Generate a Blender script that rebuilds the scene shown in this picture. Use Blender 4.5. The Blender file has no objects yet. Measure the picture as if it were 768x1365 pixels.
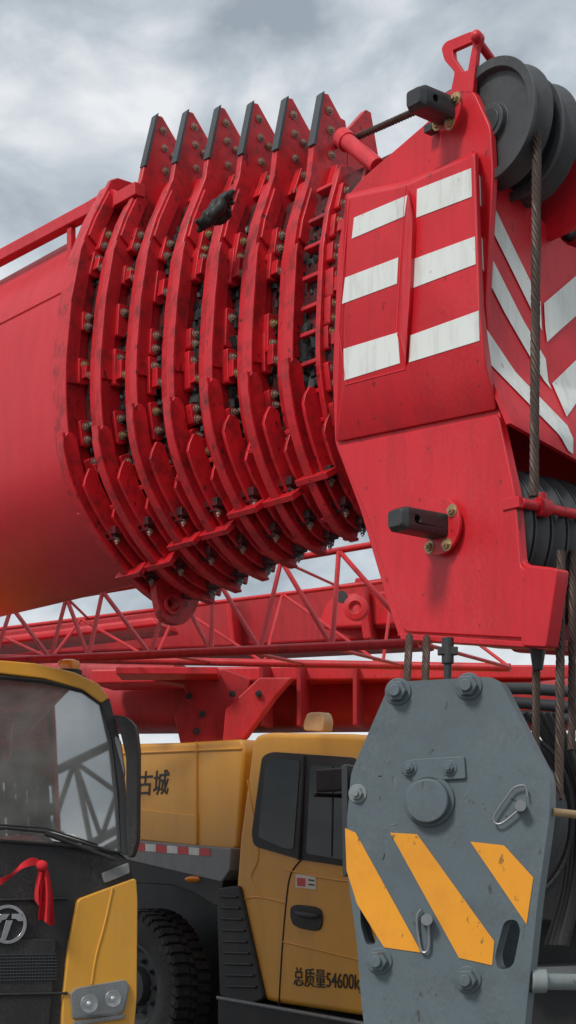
import bpy, bmesh, math, random
from mathutils import Vector as V, Matrix
random.seed(7)
F=2143.0; CZ=1.5; HY=1150.0
# ---------------------------------------------------------------- survey helpers
def P(px,py,D): return V(((px-384)*D/F, D, CZ+(HY-py)*D/F))
def plane(p0,n):
    n=V(n).normalized(); p0=V(p0)
    def f(px,py,off=0.0):
        r=V(((px-384)/F,1,(HY-py)/F)); c=V((0,0,CZ)); q=p0+n*off
        return c+r*((q-c).dot(n)/r.dot(n))
    return f
def rnd(pts,r,seg=4):
    out=[];n=len(pts)
    for i in range(n):
        p=V(pts[i]);a=V(pts[i-1]);b=V(pts[(i+1)%n])
        da=(a-p);db=(b-p)
        ra=min(r,da.length*.45);rb=min(r,db.length*.45)
        s=p+da.normalized()*ra;e=p+db.normalized()*rb
        for k in range(seg+1):
            t=k/seg; out.append(tuple(s*(1-t)**2+p*2*t*(1-t)+e*t*t))
    return out
def catmull(pts,sub=4):
    out=[];n=len(pts)
    for i in range(n-1):
        p0=pts[max(i-1,0)];p1=pts[i];p2=pts[i+1];p3=pts[min(i+2,n-1)]
        for k in range(sub):
            t=k/sub
            out.append(tuple(.5*((2*b)+(-a+c)*t+(2*a-5*b+4*c-d)*t*t+(-a+3*b-3*c+d)*t**3) for a,b,c,d in zip(p0,p1,p2,p3)))
    out.append(tuple(pts[-1])); return out
def linsub(pts,sub=4):
    out=[]
    for a,b in zip(pts[:-1],pts[1:]):
        for k in range(sub): out.append(tuple(x+(y-x)*k/sub for x,y in zip(a,b)))
    out.append(tuple(pts[-1]));return out
# ---------------------------------------------------------------- materials
def nt(name):
    m=bpy.data.materials.new(name);m.use_nodes=True
    t=m.node_tree;b=t.nodes['Principled BSDF'];return m,t,b
def paint(name,col,rough=.4,grime=.35,gcol=(.03,.022,.02),gscale=3.0,streak=True,spots=.0,spotcol=(.08,.03,.015),fade=.12,bump=.05,metal=0,coat=.15,thr=.55,sthr=.64,dust=.0,dustcol=(.35,.28,.22)):
    m,t,b=nt(name);N=t.nodes;L=t.links
    tc=N.new('ShaderNodeTexCoord')
    mp=N.new('ShaderNodeMapping');mp.inputs['Scale'].default_value=(1,1,.18) if streak else (1,1,1)
    L.new(tc.outputs['Object'],mp.inputs[0])
    n1=N.new('ShaderNodeTexNoise');n1.inputs['Scale'].default_value=gscale*3;n1.inputs['Detail'].default_value=9;n1.inputs['Roughness'].default_value=.68
    L.new(mp.outputs[0],n1.inputs['Vector'])
    r1=N.new('ShaderNodeMapRange');r1.inputs[1].default_value=thr-.08;r1.inputs[2].default_value=thr+.2;r1.inputs[3].default_value=0;r1.inputs[4].default_value=grime
    L.new(n1.outputs['Fac'],r1.inputs[0])
    n2=N.new('ShaderNodeTexNoise');n2.inputs['Scale'].default_value=1.7;n2.inputs['Detail'].default_value=5
    L.new(tc.outputs['Object'],n2.inputs['Vector'])
    hv=N.new('ShaderNodeMixRGB');hv.inputs[1].default_value=tuple(c*(1-fade) for c in col)+(1,)
    hv.inputs[2].default_value=tuple(min(1,c*(1+fade)+fade*.04) for c in col)+(1,)
    L.new(n2.outputs['Fac'],hv.inputs[0])
    mx=N.new('ShaderNodeMixRGB');mx.inputs[2].default_value=gcol+(1,)
    L.new(r1.outputs[0],mx.inputs[0]);L.new(hv.outputs[0],mx.inputs[1])
    out=mx
    if spots>0:
        n3=N.new('ShaderNodeTexNoise');n3.inputs['Scale'].default_value=26;n3.inputs['Detail'].default_value=6;n3.inputs['Roughness'].default_value=.6
        mp3=N.new('ShaderNodeMapping');mp3.inputs['Scale'].default_value=(1,1,.6);L.new(tc.outputs['Object'],mp3.inputs[0]);L.new(mp3.outputs[0],n3.inputs['Vector'])
        r3=N.new('ShaderNodeMapRange');r3.inputs[1].default_value=sthr;r3.inputs[2].default_value=sthr+.04;r3.inputs[4].default_value=spots
        L.new(n3.outputs['Fac'],r3.inputs[0])
        m3=N.new('ShaderNodeMixRGB');m3.inputs[2].default_value=spotcol+(1,)
        L.new(r3.outputs[0],m3.inputs[0]);L.new(mx.outputs[0],m3.inputs[1]);out=m3
    if dust>0:
        n5=N.new('ShaderNodeTexNoise');n5.inputs['Scale'].default_value=70;n5.inputs['Detail'].default_value=3;L.new(tc.outputs['Object'],n5.inputs['Vector'])
        n6=N.new('ShaderNodeTexNoise');n6.inputs['Scale'].default_value=2.6;n6.inputs['Detail'].default_value=6;L.new(tc.outputs['Object'],n6.inputs['Vector'])
        mu=N.new('ShaderNodeMath');mu.operation='MULTIPLY';L.new(n5.outputs['Fac'],mu.inputs[0]);L.new(n6.outputs['Fac'],mu.inputs[1])
        r5=N.new('ShaderNodeMapRange');r5.inputs[1].default_value=.24;r5.inputs[2].default_value=.40;r5.inputs[4].default_value=dust;L.new(mu.outputs[0],r5.inputs[0])
        m5=N.new('ShaderNodeMixRGB');m5.inputs[2].default_value=dustcol+(1,);L.new(r5.outputs[0],m5.inputs[0]);L.new(out.outputs[0],m5.inputs[1]);out=m5
    L.new(out.outputs[0],b.inputs['Base Color'])
    rr=N.new('ShaderNodeMapRange');rr.inputs[3].default_value=rough-.06;rr.inputs[4].default_value=rough+.22
    L.new(n1.outputs['Fac'],rr.inputs[0]);L.new(rr.outputs[0],b.inputs['Roughness'])
    b.inputs['Metallic'].default_value=metal;b.inputs['Coat Weight'].default_value=coat;b.inputs['Coat Roughness'].default_value=.2
    bp=N.new('ShaderNodeBump');bp.inputs['Strength'].default_value=bump;bp.inputs['Distance'].default_value=.02
    n4=N.new('ShaderNodeTexNoise');n4.inputs['Scale'].default_value=9;n4.inputs['Detail'].default_value=4
    L.new(tc.outputs['Object'],n4.inputs['Vector']);L.new(n4.outputs['Fac'],bp.inputs['Height']);L.new(bp.outputs[0],b.inputs['Normal'])
    return m
RED=paint('red_paint',(.63,.008,.019),.40,.45,gcol=(.24,.007,.010),spots=.7,spotcol=(.05,.012,.012),coat=.08,sthr=.655,fade=.10,dust=.05)
REDC=paint('red_paint_collar',(.58,.008,.016),.38,.85,gcol=(.04,.007,.007),gscale=4,streak=False,spots=.75,spotcol=(.015,.008,.008),thr=.55,coat=.08,sthr=.63)
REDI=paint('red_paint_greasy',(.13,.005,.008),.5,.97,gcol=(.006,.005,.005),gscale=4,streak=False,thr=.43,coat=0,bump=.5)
REDB=paint('red_paint_base_section',(.60,.010,.021),.48,.35,gcol=(.34,.018,.024),fade=.16,coat=.12,dust=.08,dustcol=(.5,.12,.12))
REDF=paint('red_paint_distant',(.58,.010,.018),.45,.6,gcol=(.16,.008,.010),coat=.05,spots=.5,spotcol=(.05,.01,.01),dust=.10)
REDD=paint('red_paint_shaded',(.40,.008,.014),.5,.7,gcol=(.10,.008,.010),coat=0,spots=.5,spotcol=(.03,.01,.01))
WHITE=paint('white_tape',(.74,.76,.72),.45,.6,gcol=(.40,.37,.34),gscale=6,fade=.05,spots=.6,spotcol=(.4,.2,.17),sthr=.67)
GREY=paint('grey_block_paint',(.100,.132,.146),.48,.5,gcol=(.05,.06,.065),gscale=1.6,spots=.8,spotcol=(.045,.03,.02),streak=False,coat=.05,sthr=.65,dust=.13,dustcol=(.24,.26,.26),fade=.10)
GREYL=paint('grey_edge_paint',(.22,.25,.25),.5,.4,gcol=(.09,.09,.08),spots=.6,coat=.05)
STRIPE=paint('yellow_warning_paint',(.84,.33,.012),.5,.4,gcol=(.56,.20,.02),spots=.75,spotcol=(.13,.08,.03),streak=False,coat=.05,sthr=.645)
YEL=paint('yellow_truck_paint',(.74,.35,.032),.38,.3,gcol=(.46,.22,.04),gscale=2,coat=.25,dust=.2,dustcol=(.45,.35,.2))
BLK=paint('black_plastic',(.016,.016,.017),.5,.4,gcol=(.06,.055,.05),coat=0,dust=.25,dustcol=(.12,.11,.10))
DARK=paint('dark_sheave_steel',(.050,.053,.056),.45,.5,gcol=(.015,.014,.014),streak=False,coat=.05,dust=.2,dustcol=(.15,.13,.12))
PIN=paint('dark_pin_steel',(.022,.024,.027),.4,.4,gcol=(.07,.06,.05),streak=False)
BOLT=paint('zinc_bolt',(.46,.34,.18),.4,.5,gcol=(.08,.05,.03),metal=.6,streak=False)
BOLTD=paint('dull_greasy_bolt',(.34,.22,.17),.5,.6,gcol=(.04,.025,.02),metal=.35,streak=False,coat=0)
STEEL=paint('steel_bolt',(.30,.31,.32),.35,.4,gcol=(.08,.06,.04),metal=.75,streak=False)
ROPE=paint('greased_wire_rope',(.085,.055,.042),.5,.6,gcol=(.02,.015,.012),gscale=8,metal=.4,coat=0)
GREASE=paint('black_grease',(.006,.006,.006),.55,.2,coat=.1)
RUB=paint('tyre_rubber',(.024,.024,.024),.75,.5,gcol=(.09,.08,.07),streak=False,coat=0,dust=.4,dustcol=(.13,.115,.10))
CHROME=paint('chrome',(.6,.6,.62),.15,.1,metal=1,coat=0)
CHROMEB=paint('bright_reflector',(.80,.81,.82),.25,.1,metal=.6,coat=0)
DGREY=paint('dark_grey_plastic',(.045,.048,.052),.55,.3,coat=0)
PADG=paint('pad_grey',(.055,.063,.070),.5,.4,coat=0)
SILV=paint('silver_frame',(.20,.215,.22),.45,.4,coat=.1,dust=.3)
AMB=paint('amber_lens',(.85,.26,.01),.2,.05,coat=.5)
ORNG=paint('red_ribbon_cloth',(.62,.015,.025),.8,.1,coat=0)
TAN=paint('tan_rod',(.42,.27,.13),.45,.3)
INT=paint('cab_interior',(.20,.19,.17),.7,.3,coat=0)
BLKTXT=paint('black_lettering',(.015,.013,.012),.5,.0)
REFR=paint('reflective_red',(.6,.02,.02),.3,.1)
LAB=paint('label_paper',(.75,.70,.60),.5,.2)
def glass(name,tint,fac,rough=.02,diff=0):
    m=bpy.data.materials.new(name);m.use_nodes=True;t=m.node_tree;t.nodes.clear()
    o=t.nodes.new('ShaderNodeOutputMaterial');mx=t.nodes.new('ShaderNodeMixShader');tr=t.nodes.new('ShaderNodeBsdfTransparent');g=t.nodes.new('ShaderNodeBsdfGlossy')
    tr.inputs[0].default_value=tint+(1,);g.inputs['Roughness'].default_value=rough;g.inputs[0].default_value=(.9,.93,.95,1);mx.inputs[0].default_value=fac
    n=t.nodes.new('ShaderNodeTexNoise');n.inputs['Scale'].default_value=1.2;b=t.nodes.new('ShaderNodeBump');b.inputs['Strength'].default_value=.03
    t.links.new(n.outputs['Fac'],b.inputs['Height']);t.links.new(b.outputs[0],g.inputs['Normal'])
    t.links.new(tr.outputs[0],mx.inputs[1]);t.links.new(g.outputs[0],mx.inputs[2])
    if diff:
        df=t.nodes.new('ShaderNodeBsdfDiffuse');df.inputs[0].default_value=(.5,.5,.47,1);m2=t.nodes.new('ShaderNodeMixShader')
        n2=t.nodes.new('ShaderNodeTexNoise');n2.inputs['Scale'].default_value=5;n2.inputs['Detail'].default_value=8;r=t.nodes.new('ShaderNodeMapRange');r.inputs[3].default_value=0;r.inputs[4].default_value=diff*2
        tc=t.nodes.new('ShaderNodeTexCoord');t.links.new(tc.outputs['Object'],n2.inputs['Vector']);t.links.new(n2.outputs['Fac'],r.inputs[0]);t.links.new(r.outputs[0],m2.inputs[0])
        t.links.new(mx.outputs[0],m2.inputs[1]);t.links.new(df.outputs[0],m2.inputs[2]);t.links.new(m2.outputs[0],o.inputs[0])
    else: t.links.new(mx.outputs[0],o.inputs[0])
    return m
GLASS=glass('windscreen_glass',(.78,.80,.78),.32,diff=.18)
GLASSD=glass('door_glass',(.05,.055,.055),.05,diff=.015)
# ---------------------------------------------------------------- mesh builder
def basis(a):
    a=V(a).normalized();h=V((0,0,1)) if abs(a.z)<.9 else V((1,0,0))
    x=a.cross(h).normalized();return x,x.cross(a).normalized()
class MB:
    def __init__(s): s.v=[];s.f=[];s.m=[]
    def add(s,v,f,m=0):
        o=len(s.v);s.v+=[tuple(q) for q in v];s.f+=[tuple(i+o for i in q) for q in f];s.m+=[m]*len(f);return s
    def prism(s,pts,vec,m=0):
        n=len(pts);pts=[V(p) for p in pts];vec=V(vec)
        return s.add(pts+[p+vec for p in pts],[tuple(range(n))[::-1],tuple(range(n,2*n))]+[(i,(i+1)%n,(i+1)%n+n,i+n) for i in range(n)],m)
    def loft(s,A,B,m=0):
        n=len(A)
        return s.add(list(A)+list(B),[tuple(range(n))[::-1],tuple(range(n,2*n))]+[(i,(i+1)%n,(i+1)%n+n,i+n) for i in range(n)],m)
    def strip(s,A,B,vec,closed=True,m=0):
        n=len(A);vec=V(vec);vs=[V(p) for p in A]+[V(p) for p in B];vs+= [p+vec for p in vs]
        f=[];R=n if closed else n-1
        for i in range(R):
            j=(i+1)%n
            f+=[(i,j,n+j,n+i),(2*n+i,3*n+i,3*n+j,2*n+j),(i,2*n+i,2*n+j,j),(n+i,n+j,3*n+j,3*n+i)]
        if not closed: f+=[(0,n,3*n,2*n),(n-1,2*n-1,4*n-1,3*n-1)]
        return s.add(vs,f,m)
    def cyl(s,p0,p1,r,r1=None,seg=20,m=0):
        p0=V(p0);p1=V(p1);x,y=basis(p1-p0);r1=r if r1 is None else r1
        c=[(math.cos(2*math.pi*k/seg),math.sin(2*math.pi*k/seg)) for k in range(seg)]
        return s.loft([p0+(x*a+y*b)*r for a,b in c],[p1+(x*a+y*b)*r1 for a,b in c],m)
    def lathe(s,c,ax,prof,seg=48,m=0,closed=True):
        c=V(c);ax=V(ax).normalized();x,y=basis(ax);vs=[];n=len(prof)
        for k in range(seg):
            a=2*math.pi*k/seg;dd=x*math.cos(a)+y*math.sin(a)
            vs+=[c+dd*r+ax*h for r,h in prof]
        f=[]
        for k in range(seg):
            k2=(k+1)%seg
            for i in range(n if closed else n-1):
                j=(i+1)%n;f.append((k*n+i,k*n+j,k2*n+j,k2*n+i))
        return s.add(vs,f,m)
    def box(s,c,a,b,d,m=0):
        c,a,b,d=V(c),V(a),V(b),V(d)
        return s.prism([c-a-b-d,c+a-b-d,c+a+b-d,c-a+b-d],d*2,m)
    def sph(s,c,r,sc=(1,1,1),m=0,seg=12,jit=0):
        vs=[];f=[];c=V(c);R=seg//2
        for i in range(R+1):
            th=math.pi*i/R
            for k in range(seg):
                ph=2*math.pi*k/seg;j=1+random.uniform(-jit,jit)
                vs.append(c+V((math.sin(th)*math.cos(ph)*sc[0],math.sin(th)*math.sin(ph)*sc[1],math.cos(th)*sc[2]))*r*j)
        for i in range(R):
            for k in range(seg): f.append((i*seg+k,i*seg+(k+1)%seg,(i+1)*seg+(k+1)%seg,(i+1)*seg+k))
        return s.add(vs,f,m)
    def tube(s,pts,r,seg=10,m=0,closed=False):
        pts=[V(p) for p in pts];n=len(pts);rr=r if isinstance(r,list) else [r]*n;vs=[];f=[];px=None
        for i,p in enumerate(pts):
            t=(pts[(i+1)%n]-pts[i-1]) if closed else (pts[min(i+1,n-1)]-pts[max(i-1,0)])
            t.normalize()
            if px is None: x,y=basis(t)
            else:
                x=(px-t*px.dot(t)).normalized();y=x.cross(t)
            px=x
            vs+=[p+(x*math.cos(2*math.pi*k/seg)+y*math.sin(2*math.pi*k/seg))*rr[i] for k in range(seg)]
        for i in range(n if closed else n-1):
            j=(i+1)%n
            for k in range(seg): f.append((i*seg+k,i*seg+(k+1)%seg,j*seg+(k+1)%seg,j*seg+k))
        if not closed: f+=[tuple(range(seg)),tuple(range((n-1)*seg,n*seg))]
        return s.add(vs,f,m)
    def bolt(s,p,ax,r,h=None,m=0):
        p=V(p);ax=V(ax).normalized();h=h or r*.9
        s.cyl(p,p+ax*h*.25,r*1.5,seg=18,m=m);s.cyl(p+ax*h*.25,p+ax*h*1.1,r,seg=6,m=m);s.cyl(p+ax*h*1.1,p+ax*h*1.6,r*.5,seg=10,m=m);return s
    def rope(s,pts,r,lay=.16,ns=6,m=0):
        pts=[V(p) for p in pts]
        segs=[]
        for a,b in zip(pts[:-1],pts[1:]):
            L=(b-a).length;k=max(1,int(L/.016))
            segs+=[a+(b-a)*(i/k) for i in range(k)]
        segs.append(pts[-1])
        dist=0
        frames=[];pxv=None
        for i,p in enumerate(segs):
            t=(segs[min(i+1,len(segs)-1)]-segs[max(i-1,0)]).normalized()
            if pxv is None:x,y=basis(t)
            else:
                x=(pxv-t*pxv.dot(t)).normalized();y=x.cross(t)
            pxv=x
            if i: dist+=(p-segs[i-1]).length
            frames.append((p,x,y,dist))
        for k in range(ns):
            ph=2*math.pi*k/ns
            s.tube([p+(x*math.cos(ph+2*math.pi*q/lay)+y*math.sin(ph+2*math.pi*q/lay))*r*.62 for p,x,y,q in frames],r*.40,seg=6,m=m)
        return s
    def obj(s,name,mats,parent=None,bevel=0,label=None,cat=None,group=None,kind=None,seg=2,ang=35):
        me=bpy.data.meshes.new(name);me.from_pydata(s.v,[],s.f)
        if not isinstance(mats,(list,tuple)):mats=[mats]
        for q in mats: me.materials.append(q)
        me.polygons.foreach_set('material_index',s.m)
        bm=bmesh.new();bm.from_mesh(me);bmesh.ops.remove_doubles(bm,verts=bm.verts,dist=1e-5);bmesh.ops.recalc_face_normals(bm,faces=bm.faces);bm.to_mesh(me);bm.free()
        me.polygons.foreach_set('use_smooth',[True]*len(me.polygons))
        me.set_sharp_from_angle(angle=math.radians(ang))
        o=bpy.data.objects.new(name,me);bpy.context.scene.collection.objects.link(o)
        if parent: o.parent=parent;o.matrix_parent_inverse=Matrix.Translation(-ORG[parent.name])
        ORG[o.name]=V((0,0,0))
        if bevel:
            b=o.modifiers.new('bevel','BEVEL');b.width=bevel;b.segments=seg;b.limit_method='ANGLE';b.angle_limit=math.radians(35);b.harden_normals=True
        tag(o,label,cat,group,kind);return o
ORG={}
def tag(o,label=None,cat=None,group=None,kind=None):
    if label:o['label']=label
    if cat:o['category']=cat
    if group:o['group']=group
    if kind:o['kind']=kind
def empty(name,loc,label=None,cat=None,parent=None,group=None):
    o=bpy.data.objects.new(name,None);bpy.context.scene.collection.objects.link(o);o.empty_display_size=.2
    loc=V(loc);o.location=loc;ORG[o.name]=loc
    if parent:
        o.parent=parent;o.matrix_parent_inverse=Matrix.Translation(-ORG[parent.name])
    tag(o,label,cat,group);return o
def cut(o,mb):
    me=bpy.data.meshes.new('c');me.from_pydata(mb.v,[],mb.f)
    bm=bmesh.new();bm.from_mesh(me);bmesh.ops.recalc_face_normals(bm,faces=bm.faces);bm.to_mesh(me);bm.free()
    c=bpy.data.objects.new('c',me);bpy.context.scene.collection.objects.link(c)
    for m in o.modifiers:m.show_viewport=False
    b=o.modifiers.new('b','BOOLEAN');b.object=c;b.operation='DIFFERENCE';b.solver='EXACT'
    dg=bpy.context.evaluated_depsgraph_get();new=bpy.data.meshes.new_from_object(o.evaluated_get(dg),depsgraph=dg)
    o.modifiers.remove(b);o.data=new
    for m in o.modifiers:m.show_viewport=True
    bpy.data.objects.remove(c);new.set_sharp_from_angle(angle=math.radians(35))
def text(name,body,size,origin,right,up,mat,parent,extr=.002,bold=0,shear=0,xs=1):
    cu=bpy.data.curves.new(name,'FONT');cu.body=body;cu.size=size;cu.extrude=extr;cu.offset=bold;cu.shear=shear
    t=bpy.data.objects.new('tmp',cu);bpy.context.scene.collection.objects.link(t)
    dg=bpy.context.evaluated_depsgraph_get();me=bpy.data.meshes.new_from_object(t.evaluated_get(dg));bpy.data.objects.remove(t)
    r=V(right).normalized();u=V(up).normalized();n=r.cross(u);o3=V(origin)
    for v in me.vertices: v.co=o3+r*v.co.x*xs+u*v.co.y+n*v.co.z
    me.materials.clear();me.materials.append(mat)
    o=bpy.data.objects.new(name,me);bpy.context.scene.collection.objects.link(o)
    o.parent=parent;o.matrix_parent_inverse=Matrix.Translation(-ORG[parent.name]);ORG[o.name]=V((0,0,0));return o
UP=V((0,0,1))
# ================================================================ BIG RED BOOM
d=V((.64,-.768,0)).normalized();n=V((-.768,-.64,0)).normalized();q=-n
A=P(640,1150,5.8);A.z=0
C0=A+q*.345
def RP(t,w,z): c=C0-d*t+n*w; return V((c.x,c.y,z))
def px2wz(px,py,t):
    p=plane(C0-d*t,d)(px,py);return ((p-(C0-d*t)).dot(n),p.z)
r2=[(210,153),(195,208),(189,238),(165,288),(148,335),(137,400),(131,470),(131,540),(140,610),(162,668),(200,728),(240,768),(276,785)]
r7=[(431,124),(420,178),(415,232),(398,290),(390,340),(387,400),(385,450),(386,505),(394,560),(408,610),(426,655),(445,688),(463,700)]
w2=[px2wz(x,y,2.1) for x,y in r2];w7=[px2wz(x,y,1.1) for x,y in r7]
def ringpts(i):
    t=2.3-.2*(i-1);f=(2.1-t)/1.0
    return t,[(a[0]*(1-f)+b[0]*f,a[1]*(1-f)+b[1]*f) for a,b in zip(w2,w7)]
def outline(i,off=0.0,horn=False,smooth=False):
    t,p=ringpts(i);p=[list(x) for x in p];p[-1][0]=0
    wm=max(x[0] for x in p);zt=p[2][1]+.02;zb=p[-1][1];zc=(zt+zb)/2;hz=(zt-zb)/2
    def sc(w,z): return (w*(1+off/wm),zc+(z-zc)*(1+off/hz))
    wh,zh=p[0];ww=.135
    if horn: top=[(0,zt+.02),(wh-ww,zt+.05),(wh-ww,zh-.115),(wh-.028,zh+.004),(wh,zh),(p[1][0],p[1][1])]
    else: top=[(0,zt),(wh-ww,zt),(wh-ww+.02,zt),(wh-.028,zt),(wh-.02,zt),(p[1][0]*.97,zt)]
    body=[tuple(x) for x in p[2:]]
    low=catmull(body,4) if smooth else linsub(body[:5],4)[:-1]+catmull(body[3:],4)[4:]
    L=[sc(*x) if not horn else x for x in top]+[sc(*x) for x in low]
    R=[(-w,z) for w,z in L[1:-1]][::-1]
    return t,L,R
boom=empty('crane_boom',RP(2.3,0,2.8),'large red multi-section telescopic crane boom, greasy collars, fully retracted','crane boom')
def clamp_at(sec,t,Lm,k,h,step,bm=BOLTD):
    N=len(Lm);kk=min(N-3,k)
    c=RP(t,*Lm[kk])+d*.03;tan=(RP(t,*Lm[kk+1])-RP(t,*Lm[kk-1])).normalized();rad=tan.cross(d)
    th=random.choice((.03,.04,.05))
    m=MB();pl_=rnd([(-h,-.030),(h*.8,-.030),(h,-.012),(h,.028),(-h,.032)],.012,3)
    m.prism([c-d*.03+tan*a+rad*b for a,b in pl_],d*th)
    if step: m.box(c+d*.03+tan*h*.2,tan*h*.5,rad*.024,d*.02)
    m.obj('clamp_plate',REDC,sec,bevel=.004)
    for s in(-.5,.5):
        if random.random()<.9: MB().bolt(c+tan*h*s+d*(.052 if step and s>0 else th-.03),d,.0135,.017).obj('bolt',BOLT if random.random()<.3 else bm,sec)
for i in range(1,8):
    toff=-.13 if i==1 else -.06
    t,L,R=outline(i,toff,smooth=(i==1))
    loop=L+R
    back=t+.22 if i>1 else 7.0
    front=t+.01 if i<7 else .45
    m=MB()
    Aq=[RP(front,w,z) for w,z in loop];Bq=[RP(back,w,z) for w,z in loop]
    nn=len(loop)
    m.add(Aq+Bq,[(k,(k+1)%nn,(k+1)%nn+nn,k+nn) for k in range(nn)])
    if i==1: m.add(Bq,[tuple(range(nn))])
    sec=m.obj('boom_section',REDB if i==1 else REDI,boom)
    if i==1: sec['label']='smooth faded red outermost boom tube'
    inn=-.17 if i==1 else -.15
    t,LH,RH=outline(i,0,horn=(i>1));_,LI,RI=outline(i,inn)
    m=MB()
    m.strip([RP(t,w,z) for w,z in LH+RH],[RP(t,w,z) for w,z in LI+RI],-d*.035)
    _,L2,R2=outline(i,-.014);_,L3,R3=outline(i,-.05)
    m.strip([RP(t+.036,w,z) for w,z in L2+R2],[RP(t+.036,w,z) for w,z in L3+R3],-d*(.085 if i==1 else .055))
    m.obj('collar',REDC,sec,bevel=.007)
    D1=outline(i,-.012)[1];D2=outline(i,-.075)[1]
    for ks in (range(7,13),range(14,25)):
        MB().strip([RP(t,*D1[k]) for k in ks],[RP(t,*D2[k]) for k in ks],d*.016,closed=False).obj('collar_doubler',REDC,sec,bevel=.004)
    LO=outline(i,.006)[1];LQ=outline(i,-.005)[1]
    ks=range(13,len(LO)-6)
    MB().strip([RP(t,*LO[k]) for k in ks],[RP(t,*LQ[k]) for k in ks],d*.03,closed=False).obj('collar_rim',REDC,sec,bevel=.003)
    if i>1:
        wh,zh=ringpts(i)[1][0];w1,z1=ringpts(i)[1][1]
        m=MB()
        m.prism([RP(t-.008,w,z) for w,z in [(wh-.004,zh+.010),(wh+.012,zh-.005),(w1+.016,z1-.05),(w1-.002,z1-.05)]],-d*.04)
        m.obj('slide_pad',PADG,sec,bevel=.003)
        for dw,dz in((-.032,-.065),(-.040,-.145),(-.09,-.17),(-.045,-.25)):
            MB().bolt(RP(t-.001,wh+dw,zh+dz),d,.0125).obj('bolt',BOLTD,sec)
        tn=(RP(t,*LH[9])-RP(t,*LH[6])).normalized()
        m=MB();c=RP(t,wh-.045,zh-.37)+d*.022;m.box(c,tn*.065,tn.cross(d)*.026,d*.022);m.obj('clamp_plate',REDC,sec,bevel=.004)
        for sg in(-.04,.04): MB().bolt(c+tn*sg+d*.022,d,.0125).obj('bolt',BOLTD,sec)
    Lm=outline(i,-.095)[1]
    for idx,k in enumerate([11,15,20,24,28,32]):
        clamp_at(sec,t,Lm,k+random.choice((-1,0,0,1)),random.choice((.045,.06,.075,.085)),idx%2)
    La=catmull(ringpts(i)[1][7:],4);La[-1]=(0,La[-1][1])
    st=int((8-i)*.5)
    def offp(pts,o):
        res=[]
        for k,(w,z) in enumerate(pts):
            a=V(pts[max(k-1,0)]);b=V(pts[min(k+1,len(pts)-1)]);tt=(b-a).normalized();nr=V((-tt.y,tt.x))
            if nr.x<0 and k<len(pts)*.6: nr=-nr
            if nr.y>0 and k>=len(pts)*.6: nr=-nr
            res.append((w+nr.x*o,z+nr.y*o))
        return res
    def rib(o1,o2,tt,s0,th,end=None):
        oa=offp(La,o1)[s0:end];ob=offp(La,o2)[s0:end]
        a0=oa[0];b0=ob[0];mx_=((a0[0]+b0[0])/2,(a0[1]+b0[1])/2+.055)
        oa=[(mx_[0]+.012,mx_[1]+.010),(mx_[0]+(a0[0]-mx_[0])*.8,a0[1]+.035)]+oa;ob=[(mx_[0]-.012,mx_[1]+.010),(mx_[0]+(b0[0]-mx_[0])*.8,b0[1]+.035)]+ob
        return [RP(tt,*x) for x in oa],[RP(tt,*x) for x in ob],d*th
    m=MB();a,b,v_=rib(.085,-.005,t-.06,st,.024);m.strip(a,b,v_,closed=False)
    a,b,v_=rib(.088,.074,t-.045,st,.05);m.strip(a,b,v_,closed=False)
    for k in range(st+5,len(La),5):
        a=RP(t-.03,*La[k]);b=RP(t-.03,*offp(La,.07)[k])
        tang=(RP(t,*La[min(k+1,len(La)-1)])-RP(t,*La[k-1])).normalized()*.010
        m.box((a+b)/2,(b-a)*.5,d*.035,tang)
    m.obj('stiffener_rib',REDC,sec,bevel=.004)
    m=MB();a,b,v_=rib(.055,-.04,t-.11,st+3,.018);m.strip(a,b,v_,closed=False);m.obj('stiffener_rib',REDC,sec,bevel=.004)
    m=MB();a,b,v_=rib(.020,-.07,t-.155,st+6,.018);m.strip(a,b,v_,closed=False);m.obj('stiffener_rib',REDC,sec,bevel=.004)
    for k in (st+10,):
        if k<len(La)-1:
            w,z=offp(La,.06)[k];tang=(RP(t,*La[k+1])-RP(t,*La[k-1])).normalized();rad=tang.cross(d)
            MB().box(RP(t-.085,w,z),d*.10,rad*.035,tang*.014).obj('gusset',REDC,sec,bevel=.004)
    for k in (len(La)-11,len(La)-7,len(La)-3):
        w,z=offp(La,.02)[k];c=RP(t-.12,w,z)
        m=MB();m.box(c,n*.03,d*.045,UP*.018);m.box(c-UP*.025,n*.018,d*.028,UP*.015);m.obj('slide_block',REDI,sec,bevel=.004)
        MB().bolt(c-UP*.038+d*.02,-UP+n*.3+d*.3,.010,.018).obj('bolt',STEEL if k%3==0 else BOLTD,sec)
    g=MB();Lg=outline(i,-.10)[1]
    for _ in range(170):
        k=random.randint(9,len(Lg)-3);tt=random.uniform(.0,.16);c=RP(t-tt,*outline(min(7,i+1),-.055)[1][k]) if i<7 else RP(t-tt,*outline(7,-.06)[1][k])
        g.sph(c,random.uniform(.005,.016)*(1.8 if 17<k<28 and i in(4,5,7) else 1),(1,1,1.5),seg=7,jit=.45)
    g.obj('grease',GREASE,sec,kind='stuff')
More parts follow.
